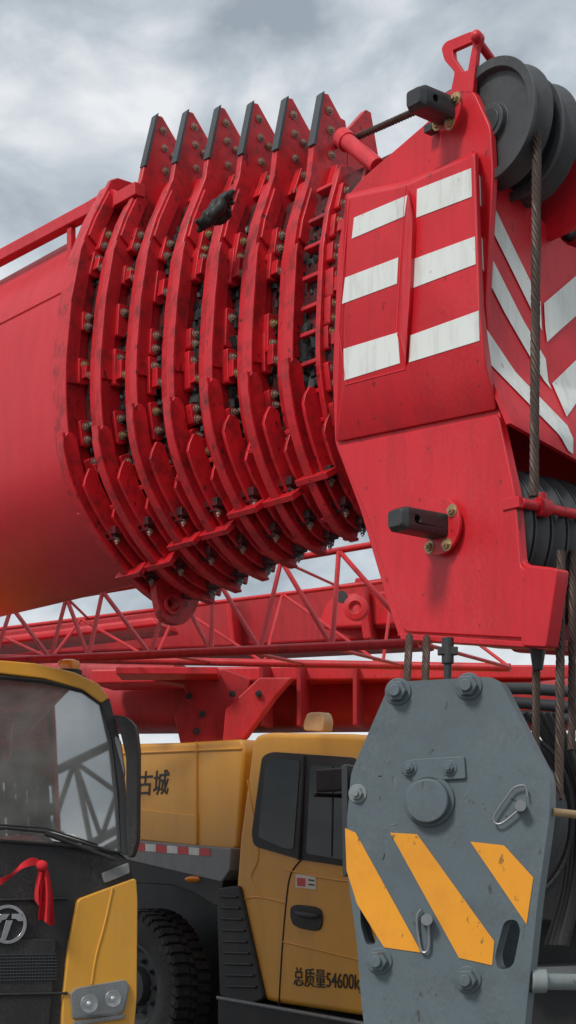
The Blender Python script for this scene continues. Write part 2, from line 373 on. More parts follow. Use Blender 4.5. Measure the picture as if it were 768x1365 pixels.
# end frame of the innermost section, against the head
te=.93
_,EO,ER=outline(7,-.022);_,EI,EJ=outline(7,-.12)
m=MB();m.strip([RP(te,w,z) for w,z in EO+ER],[RP(te,w,z) for w,z in EI+EJ],-d*.03)
for k in range(7,len(EO)-2,3):
    tang=(RP(te,*EO[k+1])-RP(te,*EO[k-1])).normalized();rad=tang.cross(d);w,z=outline(7,-.045)[1][k]
    m.box(RP(te+.075,w,z),d*.055,rad*.022,tang*.010)
m.obj('end_frame',REDC,sec,bevel=.006)
Le=outline(7,-.07)[1]
for idx,k in enumerate([8,11,14,17,20,23,27,31]): clamp_at(sec,te,Le,k,random.choice((.04,.05,.06)),idx%2)
te2=.78
_,EO,ER=outline(7,-.05);_,EI,EJ=outline(7,-.14)
MB().strip([RP(te2,w,z) for w,z in EO+ER],[RP(te2,w,z) for w,z in EI+EJ],-d*.025).obj('end_frame',REDC,sec,bevel=.006)
g=MB()
for a_ in range(5):
    pp=[];rr_=[]
    for k in range(15):
        u=k/14;pp.append(P(262+a_*2+u*(50-a_*3),296-u*36+7*math.sin(u*5+a_)+a_*3,6.72+.02*a_)+V((random.uniform(-.006,.006),random.uniform(-.01,.01),random.uniform(-.008,.008))));rr_.append((.008+.019*math.sin(math.pi*u)**.6)*random.uniform(.8,1.15))
    g.tube(pp,rr_,seg=12)
g.obj('greasy_rag',GREASE,None,label='crumpled black greasy rag stuck between boom collars',cat='rag',ang=60)
lug=MB();fl=plane(C0-d*2.15,d)
lug.prism([fl(x,y) for x,y in rnd([(205,770),(275,770),(262,815),(243,836),(215,826)],14)],-d*.05)
lo=lug.obj('lifting_lug',REDC,boom,bevel=.004)
cc=fl(229,806);cut(lo,MB().cyl(cc+d*.1,cc-d*.15,.035,seg=24))
MB().lathe(cc+d*.004,d,[(.034,0),(.05,0),(.05,.012),(.034,.012)],seg=24).obj('lug_bushing',REDC,boom,bevel=.002)
tp=plane(C0+n*.40,n)
rail=MB();a0=tp(-60,376);a1=tp(132,274);rail.box((a0+a1)/2,(a1-a0)/2,n*.03,UP*.03)
for x,y in((-20,362),(95,304)): p=tp(x,y);rail.box(p-UP*.08,d*.02,n*.015,UP*.08)
rail.obj('top_rail',RED,boom,bevel=.005)
m=MB();m.prism([tp(x,y,.01) for x,y in rnd([(110,280),(116,268),(146,250),(157,256),(154,276),(112,296)],5)],-n*.07);m.box(tp(172,252,.0)-UP*.03,d*.09,n*.03,UP*.03);m.obj('rail_bracket',RED,boom,bevel=.005)
MB().bolt(tp(141,264,.012),n,.02).obj('bolt',PIN,boom)
t,L,R=outline(1,-.13,smooth=True);w,z=L[14]
MB().tube([RP(2.32,w+.001,z),RP(6.9,w+.001,z)],.006,seg=6).obj('weld_seam',REDB,boom)
m=MB();m.cyl(P(460,186,6.62),P(504,222,6.35),.033,seg=24);m.cyl(P(456,183,6.64),P(464,190,6.6),.042,seg=24)
m.obj('rod_housing',RED,boom,bevel=.004)
# ---------------------------------------------------------------- HEAD
head=empty('boom_head',A,parent=boom)
HS=plane(A,n)
def hp(px,py,off=0):return HS(px,py,off)
plate=[(484,236),(572,160),(598,122),(630,118),(654,170),(657,230),(648,400),(655,500),(668,560),(690,660),(697,752),(742,757),(740,775),(726,862),(532,851),(520,815),(480,680),(446,590),(443,500),(450,330),(462,262)]
pl=rnd(plate,9,3)
MB().prism([hp(x,y,-.03) for x,y in pl],-n*.03).obj('side_plate',RED,head,bevel=.006)
far=[hp(x,y,-.03)+q*.63 for x,y in pl]
MB().prism(far,q*.03).obj('side_plate',RED,head,bevel=.006)
MB().prism([hp(x,y,-.015) for x,y in rnd([(448,596),(664,552),(687,662),(694,758),(736,763),(722,852),(538,842),(488,684)],8,3)],-n*.018).obj('doubler_plate',RED,head,bevel=.006)
up=[(463,262),(541,246),(634,203),(640,410),(648,488),(455,520)]
fo=[(460,258),(541,240),(638,200),(646,410),(664,548),(447,592)]
m=MB();U=[hp(x,y,.07) for x,y in up];W=[hp(x,y,-.02) for x,y in fo]
m.loft(U,W);m.obj('side_cover',RED,head,bevel=.012,seg=3)
MB().loft([hp(x,y,.095) for x,y in [(546,262),(550,300),(546,395),(541,470),(538,440),(541,350)]],[hp(x,y,.068) for x,y in [(543,250),(556,300),(551,400),(541,492),(531,445),(535,350)]]).obj('cover_ridge',RED,head,bevel=.003)
m=MB();m.tube([hp(x,y,.070) for x,y in [(541,248),(534,350),(529,440),(541,492),(462,513),(452,440),(460,330),(466,266)]],.0035,seg=6);m.obj('panel_seam',RED,head)
for s in ([(556,252),(628,224),(629,262),(555,290)],[(552,345),(633,315),(634,352),(550,384)],[(547,447),(638,414),(639,454),(545,483)],[(472,290),(543,260),(539,288),(469,318)],[(460,370),(531,343),(529,378),(456,405)],[(458,465),(530,443),(533,484),(459,507)]):
    MB().prism([hp(x,y,.0725) for x,y in s],-n*.002).obj('white_stripe',WHITE,head)
def srow(py,px):
    p=hp(px,py,-.03);return ((p-A).dot(d),p.z)
rows=[srow(203,638),srow(300,641),srow(410,646),srow(488,655),srow(566,688)]
rows.sort(key=lambda a:-a[1])
def sat(z):
    for (s0,z0),(s1,z1) in zip(rows[:-1],rows[1:]):
        if z<=z0 and z>=z1: return s0+(s1-s0)*(z0-z)/(z0-z1)
    return rows[0][0] if z>rows[0][1] else rows[-1][0]
def FP(w,z,off=0):
    p=A+q*w+d*(sat(z)+off);return V((p.x,p.y,z))
m=MB();ztop=rows[0][1];zbot=rows[-1][1]
# rows follow constant z so that the cover and its stripes share one surface
zs=sorted({ztop-k*(ztop-zbot)/14 for k in range(15)}|{r[1] for r in rows}|{zbot-.1},reverse=True)
def topz(w): return ztop-.22*min(1,w/.5)
def botz(w): return zbot-.10*min(1,w/.5)
ws=[.0,.05,.1,.15,.2,.25,.3,.345,.4,.45,.5,.6,.69];v=[];f=[]
for z in zs:
    for w in ws: v.append(FP(w,max(botz(w),min(topz(w),z))))
for a in range(len(zs)-1):
    for b in range(len(ws)-1):
        i=a*len(ws)+b;f.append((i,i+1,i+1+len(ws),i+len(ws)))
k=len(v);v+=[V(p)-d*.02 for p in v];f+=[tuple(i+k for i in x) for x in f]
W_=len(ws);H_=len(zs)
for b in range(W_-1): f+=[(b,b+1,b+1+k,b+k),((H_-1)*W_+b,(H_-1)*W_+b+1,(H_-1)*W_+b+1+k,(H_-1)*W_+b+k)]
for a in range(H_-1): f+=[(a*W_,(a+1)*W_,(a+1)*W_+k,a*W_+k),(a*W_+W_-1,(a+1)*W_+W_-1,(a+1)*W_+W_-1+k,a*W_+W_-1+k)]
m.add(v,f);m.obj('front_cover',RED,head)
def fstripe(wa,wb,za,zb,th):
    N=24;K=12;v=[]
    for k in range(N+1):
        w=wa+(wb-wa)*k/N;z0=za+(zb-za)*k/N
        for j in range(K+1):
            z=min(topz(w)-.005,max(botz(w)+.012,z0-th*j/K));v.append(FP(w,z,.005))
    f=[(i*(K+1)+j,(i+1)*(K+1)+j,(i+1)*(K+1)+j+1,i*(K+1)+j+1) for i in range(N) for j in range(K)]
    MB().add(v,f).obj('white_stripe',WHITE,head)
fstripe(.0,.335,4.03,3.60,.11);fstripe(.0,.335,3.80,3.38,.12);fstripe(.0,.335,3.45,3.11,.13)
fstripe(.355,.69,3.60,3.86,.15);fstripe(.355,.69,3.29,3.55,.14)
for poly in ([(500,250),(590,175),(600,190),(512,262)],[(470,500),(640,480),(640,495),(470,515)],[(530,835),(700,846),(700,855),(530,848)],[(460,300),(475,300),(480,640),(462,620)]):
    MB().prism([hp(x,y,-.06)for x,y in poly],q*.57).obj('inner_web',REDC,head,bevel=.003)
MB().prism([hp(x,y,-.008) for x,y in rnd([(700,754),(743,758),(741,775),(728,863),(694,861)],4,3)],-n*.065).obj('foot_box',RED,head,bevel=.008)
MB().prism([hp(x,y,-.01) for x,y in [(532,844),(700,855),(700,863),(534,853)]],-n*.12).obj('foot_flange',RED,head,bevel=.004)
def sheave(c,ax,r,th,name,parent,mat=DARK):
    h=th/2
    MB().lathe(c,ax,[(.02,-h*.9),(r*.28,-h*.9),(r*.30,-h*.45),(r*.80,-h*.45),(r*.84,-h),(r,-h),(r*.99,-h*.8),(r*.90,-h*.15),(r*.90,h*.15),(r*.99,h*.8),(r,h),(r*.84,h),(r*.80,h*.45),(r*.30,h*.45),(r*.28,h*.9),(.02,h*.9)],seg=64).obj(name,mat,parent,bevel=.003)
c1=plane(A+q*.09,n)(664,166)
for k in range(2): sheave(c1+q*(.0+.15*k)-UP*.025*k,n,.222,.10,'sheave',head)
MB().cyl(c1+n*.05,c1+q*.30,.045,seg=28).obj('sheave_axle',PIN,head,bevel=.004)
MB().prism([V(p)+q*.30 for p in [plane(A+q*.09,n)(x,y) for x,y in [(640,150),(680,130),(700,180),(700,270),(640,300)]]],q*.03).obj('sheave_guard',RED,head,bevel=.004)
c2=A+d*(-.10);c2.z=2.70
for k in range(7): sheave(c2+q*(.06+.088*k),n,.27,.075,'sheave',head)
MB().cyl(c2+q*.03,c2+q*.66,.05,seg=24).obj('sheave_axle',PIN,head)
ra=hp(686,672,-.03)+d*.03;m=MB();m.cyl(ra,ra+q*.66,.018,seg=16);m.cyl(ra+q*.09,ra+q*.14,.034,seg=18);m.box(ra-q*.01-d*.03,d*.04,q*.012,UP*.02);m.cyl(ra+q*.11-UP*.02,ra+q*.11+UP*.05,.02,seg=14)
m.obj('rope_keeper',RED,head,bevel=.003)
def pin(px,py,ln,rfl,name,angs,sz=1.0):
    c=hp(px,py,0.0)
    MB().lathe(c+n*.003,n,[(.0,0),(rfl,0),(rfl,.016),(.0,.016)],seg=36,closed=False).obj('pin_flange',RED,head,bevel=.003)
    m=MB();sq=[]
    for k in range(24):
        a=k*math.pi*2/24;sq.append((max(-.044,min(.044,math.cos(a)*.056))*sz,max(-.042,min(.042,math.sin(a)*.054))*sz))
    m.loft([c+n*.015+d*x*1.1+UP*y*1.05 for x,y in sq],[c+n*(ln-.025)+d*x*1.1+UP*y for x,y in sq])
    m.loft([c+n*(ln-.025)+d*x*1.1+UP*y for x,y in sq],[c+n*ln+d*x*.8+UP*(y*.7) for x,y in sq])
    o=m.obj(name,PIN,head,bevel=.003)
    hc=c+n*(ln-.07);cut(o,MB().cyl(hc+d*.1,hc-d*.1,.014,seg=16))
    for a in angs:
        bp=c+(d*math.cos(math.radians(a))+UP*math.sin(math.radians(a)))*rfl*.80+n*.018
        MB().bolt(bp,n,.016).obj('bolt',BOLT,head)
pin(590,703,.245,.105,'locking_pin',(35,-60,-125),1.0)
pin(600,150,.19,.07,'locking_pin',(30,215,290),.95)
tb=plane(A+n*-.03,n)
m=MB();o_=rnd([(588,64),(594,55),(626,42),(638,40),(642,48),(636,64),(630,125),(600,125),(606,96),(592,80)],4,3)
m.prism([tb(x,y) for x,y in o_],-n*.022);ob=m.obj('anchor_bracket',RED,head,bevel=.003)
cut(ob,MB().prism([tb(x,y,.01) for x,y in [(601,66),(628,54),(621,92),(614,94),(602,76)]],-n*.04))
m=MB();m.cyl(tb(634,50,.01),P(660,86,5.95),.016,seg=14);m.sph(tb(635,48,.012),.022);m.obj('anchor_rod',RED,head)
m=MB();m.box(hp(575,172,.0),n*.02,d*.02,UP*.015);m.obj('edge_clip',PIN,head,bevel=.003)
m=MB();m.prism([P(x,y,6.25) for x,y in rnd([(736,262),(748,258),(756,290),(756,330),(738,330)],3)],V((0,.03,0)));m.obj('cheek_plate',RED,head,bevel=.003)
MB().sph(P(758,313,6.25),.03,(1,1,.9)).obj('grease_cap',PIN,head)
# ---------------------------------------------------------------- ROPES
def wrope(pts,r,label,lay=.16):
    MB().rope(pts,r,lay).obj('wire_rope',ROPE,None,label=label,cat='wire rope')
wrope([P(716,150,5.74),P(714,400,5.70),P(712,662,5.66)],.0175,'thick rusty wire rope hanging in front of the striped boom head')
wrope([P(748,735,5.72),P(746,1000,5.6),P(745,1066,5.55)],.0165,'rusty wire rope running from head sheaves to hook block')
wrope([P(715,885,5.75),P(714,1030,5.75)],.015,'wire rope with socket above the grey hook block')
wrope([P(400,212,7.2),P(480,181,6.6),P(566,143,6.05),P(650,100,5.95)],.0145,'dark wire rope stretched along the boom top to the sheave')
wrope([P(546,848,6.0),P(541,925,5.8)],.015,'greasy wire rope entering the top of the hook block')
wrope([P(569,850,6.0),P(566,925,5.8)],.015,'greasy wire rope entering the top of the hook block')
wrope([P(764,735,5.9),P(762,1000,5.75)],.015,'rusty wire rope running from head sheaves to hook block')
m=MB();m.cyl(P(597,850,5.75),P(597,885,5.75),.022,seg=16);m.cyl(P(597,880,5.75),P(597,930,5.75),.014,seg=12);m.box(P(597,868,5.75),V((.035,0,0)),V((0,.02,0)),V((0,0,.014)))
m.obj('rope_socket',PIN,None,bevel=.003,label='dark steel rope socket under the red boom head',cat='rope socket')
m=MB();m.cyl(P(717,862,5.74),P(717,893,5.74),.03,.018,seg=18);m.cyl(P(717,858,5.74),P(717,866,5.74),.022,seg=18)
m.obj('rope_socket',PIN,None,label='dark steel rope socket at the end of a wire rope',cat='rope socket')
# ================================================================ HOOK BLOCK
eh=V((.94,-.341,0)).normalized();nh=V((-.341,-.94,0)).normalized()
H=plane(P(600,1100,5.4),nh)
hook=empty('hook_block',H(600,1420,-.2),'heavy grey crane hook block with yellow warning stripes, scratched paint','hook block')
ho=[(519,913),(545,908),(655,902),(668,910),(733,1038),(733,1085),(717,1200),(700,1365),(695,1425),(492,1425),(481,1330),(476,1260),(460,1140),(461,1110),(468,1030)]
m=MB();m.prism([H(x,y,0) for x,y in rnd(ho,9,3)],-nh*.11)
fp=m.obj('front_plate',GREY,hook,bevel=.008,seg=3)
for s in (rnd([(474,1196),(486,1196),(497,1225),(495,1260),(483,1262),(475,1235)],7),rnd([(668,1228),(684,1226),(690,1240),(680,1290),(660,1296),(655,1278)],9)):
    cut(fp,MB().prism([H(x,y,.05) for x,y in s],-nh*.2))
bk=[(530,930),(640,915),(690,1000),(700,1090),(690,1200),(660,1425),(500,1425),(490,1250),(485,1100),(500,1000)]
MB().prism([H(x,y,0)-nh*.40 for x,y in rnd(bk,9,3)],-nh*.04).obj('back_plate',GREY,hook,bevel=.006)
MB().prism([H(x,y,-.0) for x,y in rnd([(455,1020),(463,1018),(464,1165),(457,1170)],3)],-nh*.09).obj('mirror_strip',PIN,hook,bevel=.003)  # black bar of the truck mirror, added on the hook block as a strip
hc=H(606,1092,0)
for k in range(4): sheave(hc-nh*(.15+.068*k)+UP*0,nh,.315,.06,'sheave',hook)
MB().cyl(hc-nh*.08,hc-nh*.40,.06,seg=28).obj('sheave_axle',PIN,hook)
m=MB();c=H(573,1068,.0);m.cyl(c,c+nh*.012,.088,seg=40);m.cyl(c+nh*.01,c+nh*.045,.074,seg=40)
m.obj('axle_boss',GREY,hook,bevel=.006)
MB().prism([H(x,y,.012) for x,y in rnd([(547,1012),(619,1008),(621,1038),(549,1042)],3)],-nh*.013).obj('keeper_plate',GREY,hook,bevel=.003)
for x,y,r in((546,1024,.018),(599,1024,.018),(477,1058,.022)): MB().bolt(H(x,y,.012 if x>500 else 0),nh,r).obj('bolt',GREYL if r>.02 else GREY,hook,bevel=.002)
for x,y in((531,922),(625,915),(506,1281),(624,1306)):
    m=MB();c=H(x,y);m.cyl(c,c+nh*.008,.046,seg=28);m.cyl(c+nh*.008,c+nh*.038,.036,seg=6);m.cyl(c+nh*.038,c+nh*.056,.02,seg=16);m.cyl(c-nh*.05,c-nh*.41,.02,seg=12);m.obj('tie_bolt',GREY,hook,bevel=.003)
for s in ([(460,1104),(474,1110),(562,1270),(512,1263),(476,1205),(462,1160)],[(520,1110),(556,1112),(659,1255),(656,1287),(612,1277)],[(627,1122),(672,1127),(711,1170),(702,1232)]):
    MB().prism([H(x,y,.003) for x,y in s],-nh*.002).obj('warning_stripe',STRIPE,hook)
for k in range(14):
    x=random.uniform(500,690);y=random.uniform(960,1300);a=random.uniform(0,3.1);l=random.uniform(4,16)
    MB().tube([H(x,y,.0005),H(x+l*.5*math.cos(a)+1,y+l*.5*math.sin(a),.0008),H(x+l*math.cos(a),y+l*math.sin(a),.0003)],.0016,seg=5).obj('paint_scratch',GREYL if k%2 else PIN,hook)
m=MB();m.tube([H(x,y,.02) for x,y in catmull([(703,1062),(700,1048),(686,1050),(676,1062),(658,1090),(668,1098),(696,1076)],4)],.004,seg=8);m.cyl(H(694,1074,-.0),H(694,1074,.05),.019,seg=14);m.obj('safety_clip',STEEL,hook)
m=MB();m.tube([H(x,y,.015) for x,y in catmull([(562,1212),(556,1225),(560,1262),(566,1270),(572,1262),(571,1228)],4)],.005,seg=8);m.cyl(H(569,1226,0),H(569,1226,.05),.02,seg=14);m.obj('safety_clip',STEEL,hook)
m=MB();m.cyl(H(735,1082,-.05),P(800,1090,5.45),.014,seg=12);m.obj('guide_rod',TAN,hook)
m=MB();m.cyl(H(704,1308,-.04),P(800,1310,5.5),.028,seg=18);m.lathe(H(708,1308,-.04),V((1,.02,0)),[(.028,0),(.04,0),(.04,.05),(.028,.05)],seg=20);m.obj('guide_rod',GREYL,hook,bevel=.003)
m=MB();hb=H(600,1425,-.2);m.box(hb-UP*.05,eh*.2,nh*.17,UP*.05);m.tube([hb+eh*a+UP*b for a,b in catmull([(0,-.1),(0,-.22),(.09,-.32),(.12,-.45),(.0,-.57),(-.13,-.5),(-.14,-.38)],6)],.05,seg=16);m.obj('hook',PIN,hook,bevel=.004)
# ================================================================ LATTICE BOOM
lat=empty('lattice_boom',P(300,900,10),'red tubular lattice boom with zigzag bracing, lying level','lattice boom')
T0,T1=P(-60,822,11.5),P(520,722,9.5)
B0,B1=P(-60,884,11.0),P(560,857,9.0)
E0,E1=P(-60,876,12.4),P(680,890,10.4)
G0,G1=P(-60,846,12.9),P(620,762,10.9)
for a,b,r in((T0,T1,.020),(B0,B1,.028),(E0,E1,.028),(G0,G1,.016)):
    MB().cyl(a,b,r,seg=14).obj('chord_tube',REDF,lat)
def brace(a,b,r): MB().cyl(a,b,r,seg=8).obj('brace_tube',REDF,lat)
us=[0,.10,.24,.33,.47,.60,.70,.84,1.0]
for k in range(len(us)-1):
    mid=us[k]+(us[k+1]-us[k])*(.38 if k%2 else .6)
    brace(B0.lerp(B1,us[k]),T0.lerp(T1,mid),.015);brace(T0.lerp(T1,mid),B0.lerp(B1,us[k+1]),.015)
    if k%2==0: brace(T0.lerp(T1,mid),G0.lerp(G1,mid),.010)
for k in range(5):
    brace(E0.lerp(E1,k/5),G0.lerp(G1,(k+.4)/5),.012);brace(G0.lerp(G1,(k+.4)/5),E0.lerp(E1,(k+1)/5),.012)
for k in range(7): brace(B0.lerp(B1,k/6),E0.lerp(E1,k/6),.012)
lb=empty('lattice_boom',V((6,1.5,3)),'yellow tubular lattice boom raised beside the yard','lattice boom')
a,b=V((2.2,2.6,2.2)),V((10.5,3.2,6.4))
cs=[(a+o_,b+o_) for o_ in (V((0,0,0)),V((-.3,.5,.9)),V((0,.9,0)))]
for p,r_ in cs: MB().cyl(p,r_,.05,seg=10).obj('chord_tube',DGREY,lb)
for k in range(9):
    for (p0,p1),(s0,s1) in ((cs[0],cs[1]),(cs[2],cs[1])):
        MB().cyl(p0.lerp(p1,k/9),s0.lerp(s1,(k+.5)/9),.03,seg=8).obj('brace_tube',DGREY,lb);MB().cyl(s0.lerp(s1,(k+.5)/9),p0.lerp(p1,(k+1)/9),.03,seg=8).obj('brace_tube',DGREY,lb)
lb['label']='dark grey tubular lattice boom raised beside the yard'
# ================================================================ SECOND TELESCOPIC BOOM behind
bb=empty('crane_boom',P(300,960,15),'dark red telescopic crane boom parked behind the trucks','crane boom')
def pr(name,pts,D,th,mat,par,bev=.01,D2=None):
    xs=[p[0] for p in pts];x0,x1=min(xs),max(xs)
    q3=[P(x,y,D if D2 is None else D+(D2-D)*(x-x0)/(x1-x0)) for x,y in pts]
    return MB().prism(q3,V((0.25*th,th,0))).obj(name,mat,par,bevel=bev)
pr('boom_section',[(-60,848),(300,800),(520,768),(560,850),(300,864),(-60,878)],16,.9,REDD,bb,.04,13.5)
pr('boom_section',[(300,816),(470,790),(536,786),(548,832),(300,846)],15.0,.8,REDF,bb,.03,13.2)
pr('boom_section',[(-60,856),(205,822),(212,834),(-60,866)],14.9,.6,REDF,bb,.03,14.0)
pr('boom_flange',[(472,770),(484,769),(496,852),(484,853)],13.4,.9,REDF,bb,.02)
pr('boom_flange',[(300,802),(308,801),(314,860),(306,861)],14.2,.9,REDF,bb,.02)
m=MB();c=P(476,812,13.0);
m.lathe(c,V((-.2,-1,0)),[(.035,0),(.10,0),(.10,.10),(.05,.11),(.035,.05)],seg=28);m.obj('boom_pin_boss',REDF,bb,bevel=.006)
m=MB();m.lathe(P(456,796,13.1),V((-.2,-1,0)),[(.0,.02),(.05,.02),(.05,.0),(.0,.0)],seg=24,closed=False);m.obj('boom_pin',BLK,bb)
def tubeboom(x0,x1,Da,Db,topa,bota,topb,botb,name,par,mat,th=.8):
    def sec(x,D,t,b):
        zt=P(x,t,D).z;zb=P(x,b,D).z;X=P(x,0,D).x;out=[]
        for k in range(28):
            a=2*math.pi*k/28;cy=math.cos(a);cz=math.sin(a)
            e=.55;yy=math.copysign(abs(cy)**e,cy)*th/2;zz=math.copysign(abs(cz)**e,cz)
            out.append(V((X+.2*yy,D+th/2+yy,(zt+zb)/2+zz*(zt-zb)/2)))
        return out
    return MB().loft(sec(x0,Da,topa,bota),sec(x1,Db,topb,botb)).obj(name,mat,par)
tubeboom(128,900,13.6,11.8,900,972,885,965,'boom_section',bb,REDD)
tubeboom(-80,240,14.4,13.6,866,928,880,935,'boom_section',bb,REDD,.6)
pr('boom_section',[(120,892),(400,887),(660,886),(820,886),(820,905),(660,905),(400,907),(120,912)],12.9,.5,REDF,bb,.02,12.0)
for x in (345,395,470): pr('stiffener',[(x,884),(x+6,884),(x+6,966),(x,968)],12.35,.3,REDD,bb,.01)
pr('support_bracket',[(180,896),(300,892),(335,905),(328,940),(302,992),(240,992),(232,955),(250,935),(244,912),(210,908)],12.4,.4,REDD,bb,.015)
pr('support_bracket',[(300,945),(345,903),(390,903),(366,930),(326,985),(296,990)],12.2,.1,REDF,bb,.015)
MB().box(P(225,898,12.2),V((.38,0,0)),V((0,.2,0)),V((0,0,.028))).obj('bracket_arm',REDF,bb,bevel=.008)
for x,y in((252,928),(270,952),(262,975),(310,925),(345,925)): MB().bolt(P(x,y,12.18 if x>300 else 12.38),V((0,-1,0)),.018).obj('bolt',PIN,bb)
for k,(y0,y1) in enumerate(((918,926),(935,948),(955,962))):
    MB().tube([P(655,y0,9.5),P(700,(y0+y1)/2-4,9.5),P(820,y1,9.5)],.035,seg=12).obj('hydraulic_hose',DGREY,bb)
# ================================================================ MIDDLE YELLOW TRUCK
mm=V((.68,-.733,0)).normalized();nm=V((-.733,-.68,0)).normalized()
M=plane(P(350,1150,11.4),nm)
tr=empty('crane_truck',V((M(200,1200).x,M(200,1200).y,0)),'mustard yellow crane carrier truck with side cab door and black trim','truck')
cab=[(336,982),(352,976),(470,978),(560,990),(585,1010),(640,1160),(650,1380),(356,1336),(330,1322),(312,1200),(318,1120),(330,1030)]
MB().prism([M(x,y) for x,y in rnd(cab,14,4)],-nm*1.5).obj('cab_body',YEL,tr,bevel=.05,seg=4)
win=rnd([(354,1018),(364,1010),(400,1014),(391,1132),(378,1131),(344,1116)],5)
MB().prism([M(x,y,.012) for x,y in rnd([(349,1008),(362,1002),(475,1010),(480,1158),(400,1146),(338,1128),(335,1112)],7)],-nm*.02).obj('window_frame',BLK,tr,bevel=.004)
MB().prism([M(x,y,.016) for x,y in win],-nm*.003).obj('quarter_window',GLASSD,tr)
MB().prism([M(x,y,.016) for x,y in rnd([(414,1020),(480,1024),(480,1150),(408,1138),(409,1120)],5)],-nm*.003).obj('door_window',GLASSD,tr)
MB().tube([M(x,y,.02) for x,y in [(405,1008),(403,1060),(398,1146)]],.012,seg=8).obj('window_pillar',BLK,tr)
MB().tube([M(x,y,.019) for x,y in [(444,1022),(442,1142)]],.005,seg=6).obj('window_slider',DGREY,tr)
for L_ in ([(402,1146),(388,1165),(382,1200),(376,1270),(372,1340)],[(318,1200),(345,1196),(382,1204)],[(382,1160),(440,1172),(480,1176)],[(330,1040),(345,1135),(335,1170),(350,1195)],[(376,1255),(480,1280)]):
    MB().tube([M(x,y,.0) for x,y in catmull(L_,4)],.007,seg=6).obj('panel_seam',BLK if L_[0][0]==402 else YEL,tr)
MB().prism([M(x,y,.012) for x,y in rnd([(387,1205),(426,1209),(430,1222),(427,1243),(391,1236),(386,1222)],14,6)],-nm*.015).obj('door_handle_recess',BLK,tr,bevel=.006)
MB().tube([M(x,y,.035) for x,y in [(393,1216),(400,1219),(414,1221),(423,1221)]],[.012,.02,.02,.012],seg=12).obj('door_handle',DGREY,tr)
MB().prism([M(x,y,.004) for x,y in [(394,1165),(421,1168),(421,1186),(394,1183)]],-nm*.002).obj('warning_label',LAB,tr)
MB().prism([M(x,y,.006) for x,y in [(396,1170),(407,1171),(407,1182),(396,1181)]],-nm*.002).obj('warning_label_mark',REFR,tr)
for yy in(1172,1178): MB().prism([M(x,y,.006) for x,y in [(411,yy),(419,yy+1),(419,yy+3),(411,yy+2)]],-nm*.002).obj('warning_label_mark',BLKTXT,tr)
text('weight_lettering','总质量54600kg',.142,M(391,1312,.004),mm,UP,BLKTXT,tr,bold=.0004,xs=.76)
MB().prism([M(x,y,.03) for x,y in rnd([(288,1184),(318,1180),(352,1332),(330,1340),(292,1328)],6)],-nm*.5).obj('step_panel',BLK,tr,bevel=.015)
m=MB()
for k in range(9): 
    y=1195+k*15;m.tube([M(294+k*1.0,y,.035),M(316+k*3.2,y+1,.035)],.010,seg=6)
m.obj('step_slats',BLK,tr)
MB().prism([M(x,y,.02) for x,y in rnd([(290,1328),(480,1362),(660,1390),(660,1430),(290,1400)],6)],-nm*.8).obj('lower_sill',BLK,tr,bevel=.01)
m=MB();m.tube([M(290,1330,.03),M(480,1364,.03),M(640,1392,.03)],.014,seg=8);m.obj('sill_rail',SILV,tr)
MB().prism([M(x,y,-.12) for x,y in rnd([(150,992),(240,990),(322,985),(325,1000),(316,1132),(300,1138),(150,1124)],6)],-nm*1.4).obj('deck_housing',YEL,tr,bevel=.03,seg=3)
MB().prism([M(x,y,-.10) for x,y in rnd([(186,1078),(262,1086),(262,1128),(186,1120)],4)],-nm*.03).obj('housing_panel',YEL,tr,bevel=.012)
MB().tube([M(262,988,-.11),M(262,1136,-.11)],.006,seg=6).obj('panel_seam',YEL,tr)
MB().tube([M(150,1005,-.115),M(322,998,-.115)],.009,seg=6).obj('panel_seam',YEL,tr)
text('housing_lettering','古城',.205,M(182,1058,-.117),mm,UP,BLKTXT,tr,bold=.0015,shear=.12,xs=.98)
MB().prism([M(x,y,.0) for x,y in [(150,1118),(308,1131),(306,1160),(295,1176),(150,1142)]],-nm*.35).obj('chassis_beam',SILV,tr,bevel=.01)
for k in range(9):
    x=150+k*14.5
    MB().prism([M(a,b,.004) for a,b in [(x,1121+ (x-150)*.082),(x+14,1121+(x-136)*.082),(x+14,1131+(x-136)*.082),(x,1131+(x-150)*.082)]],-nm*.003).obj('reflective_strip',REFR if k%2==0 else WHITE,tr)
MB().prism([M(x,y,-.01) for x,y in rnd([(150,1142),(300,1166),(290,1210),(262,1192),(230,1180),(150,1176)],5)],-nm*.5).obj('mudguard',BLK,tr,bevel=.01)
m=MB();m.sph(M(260,1172,.0),.06,(1.3,.5,.42));m.obj('side_marker_lamp',AMB,tr)
MB().prism([M(x,y,-.6) for x,y in [(150,1150),(330,1150),(330,1400),(150,1400)]],-nm*.4).obj('chassis_frame',BLK,tr)
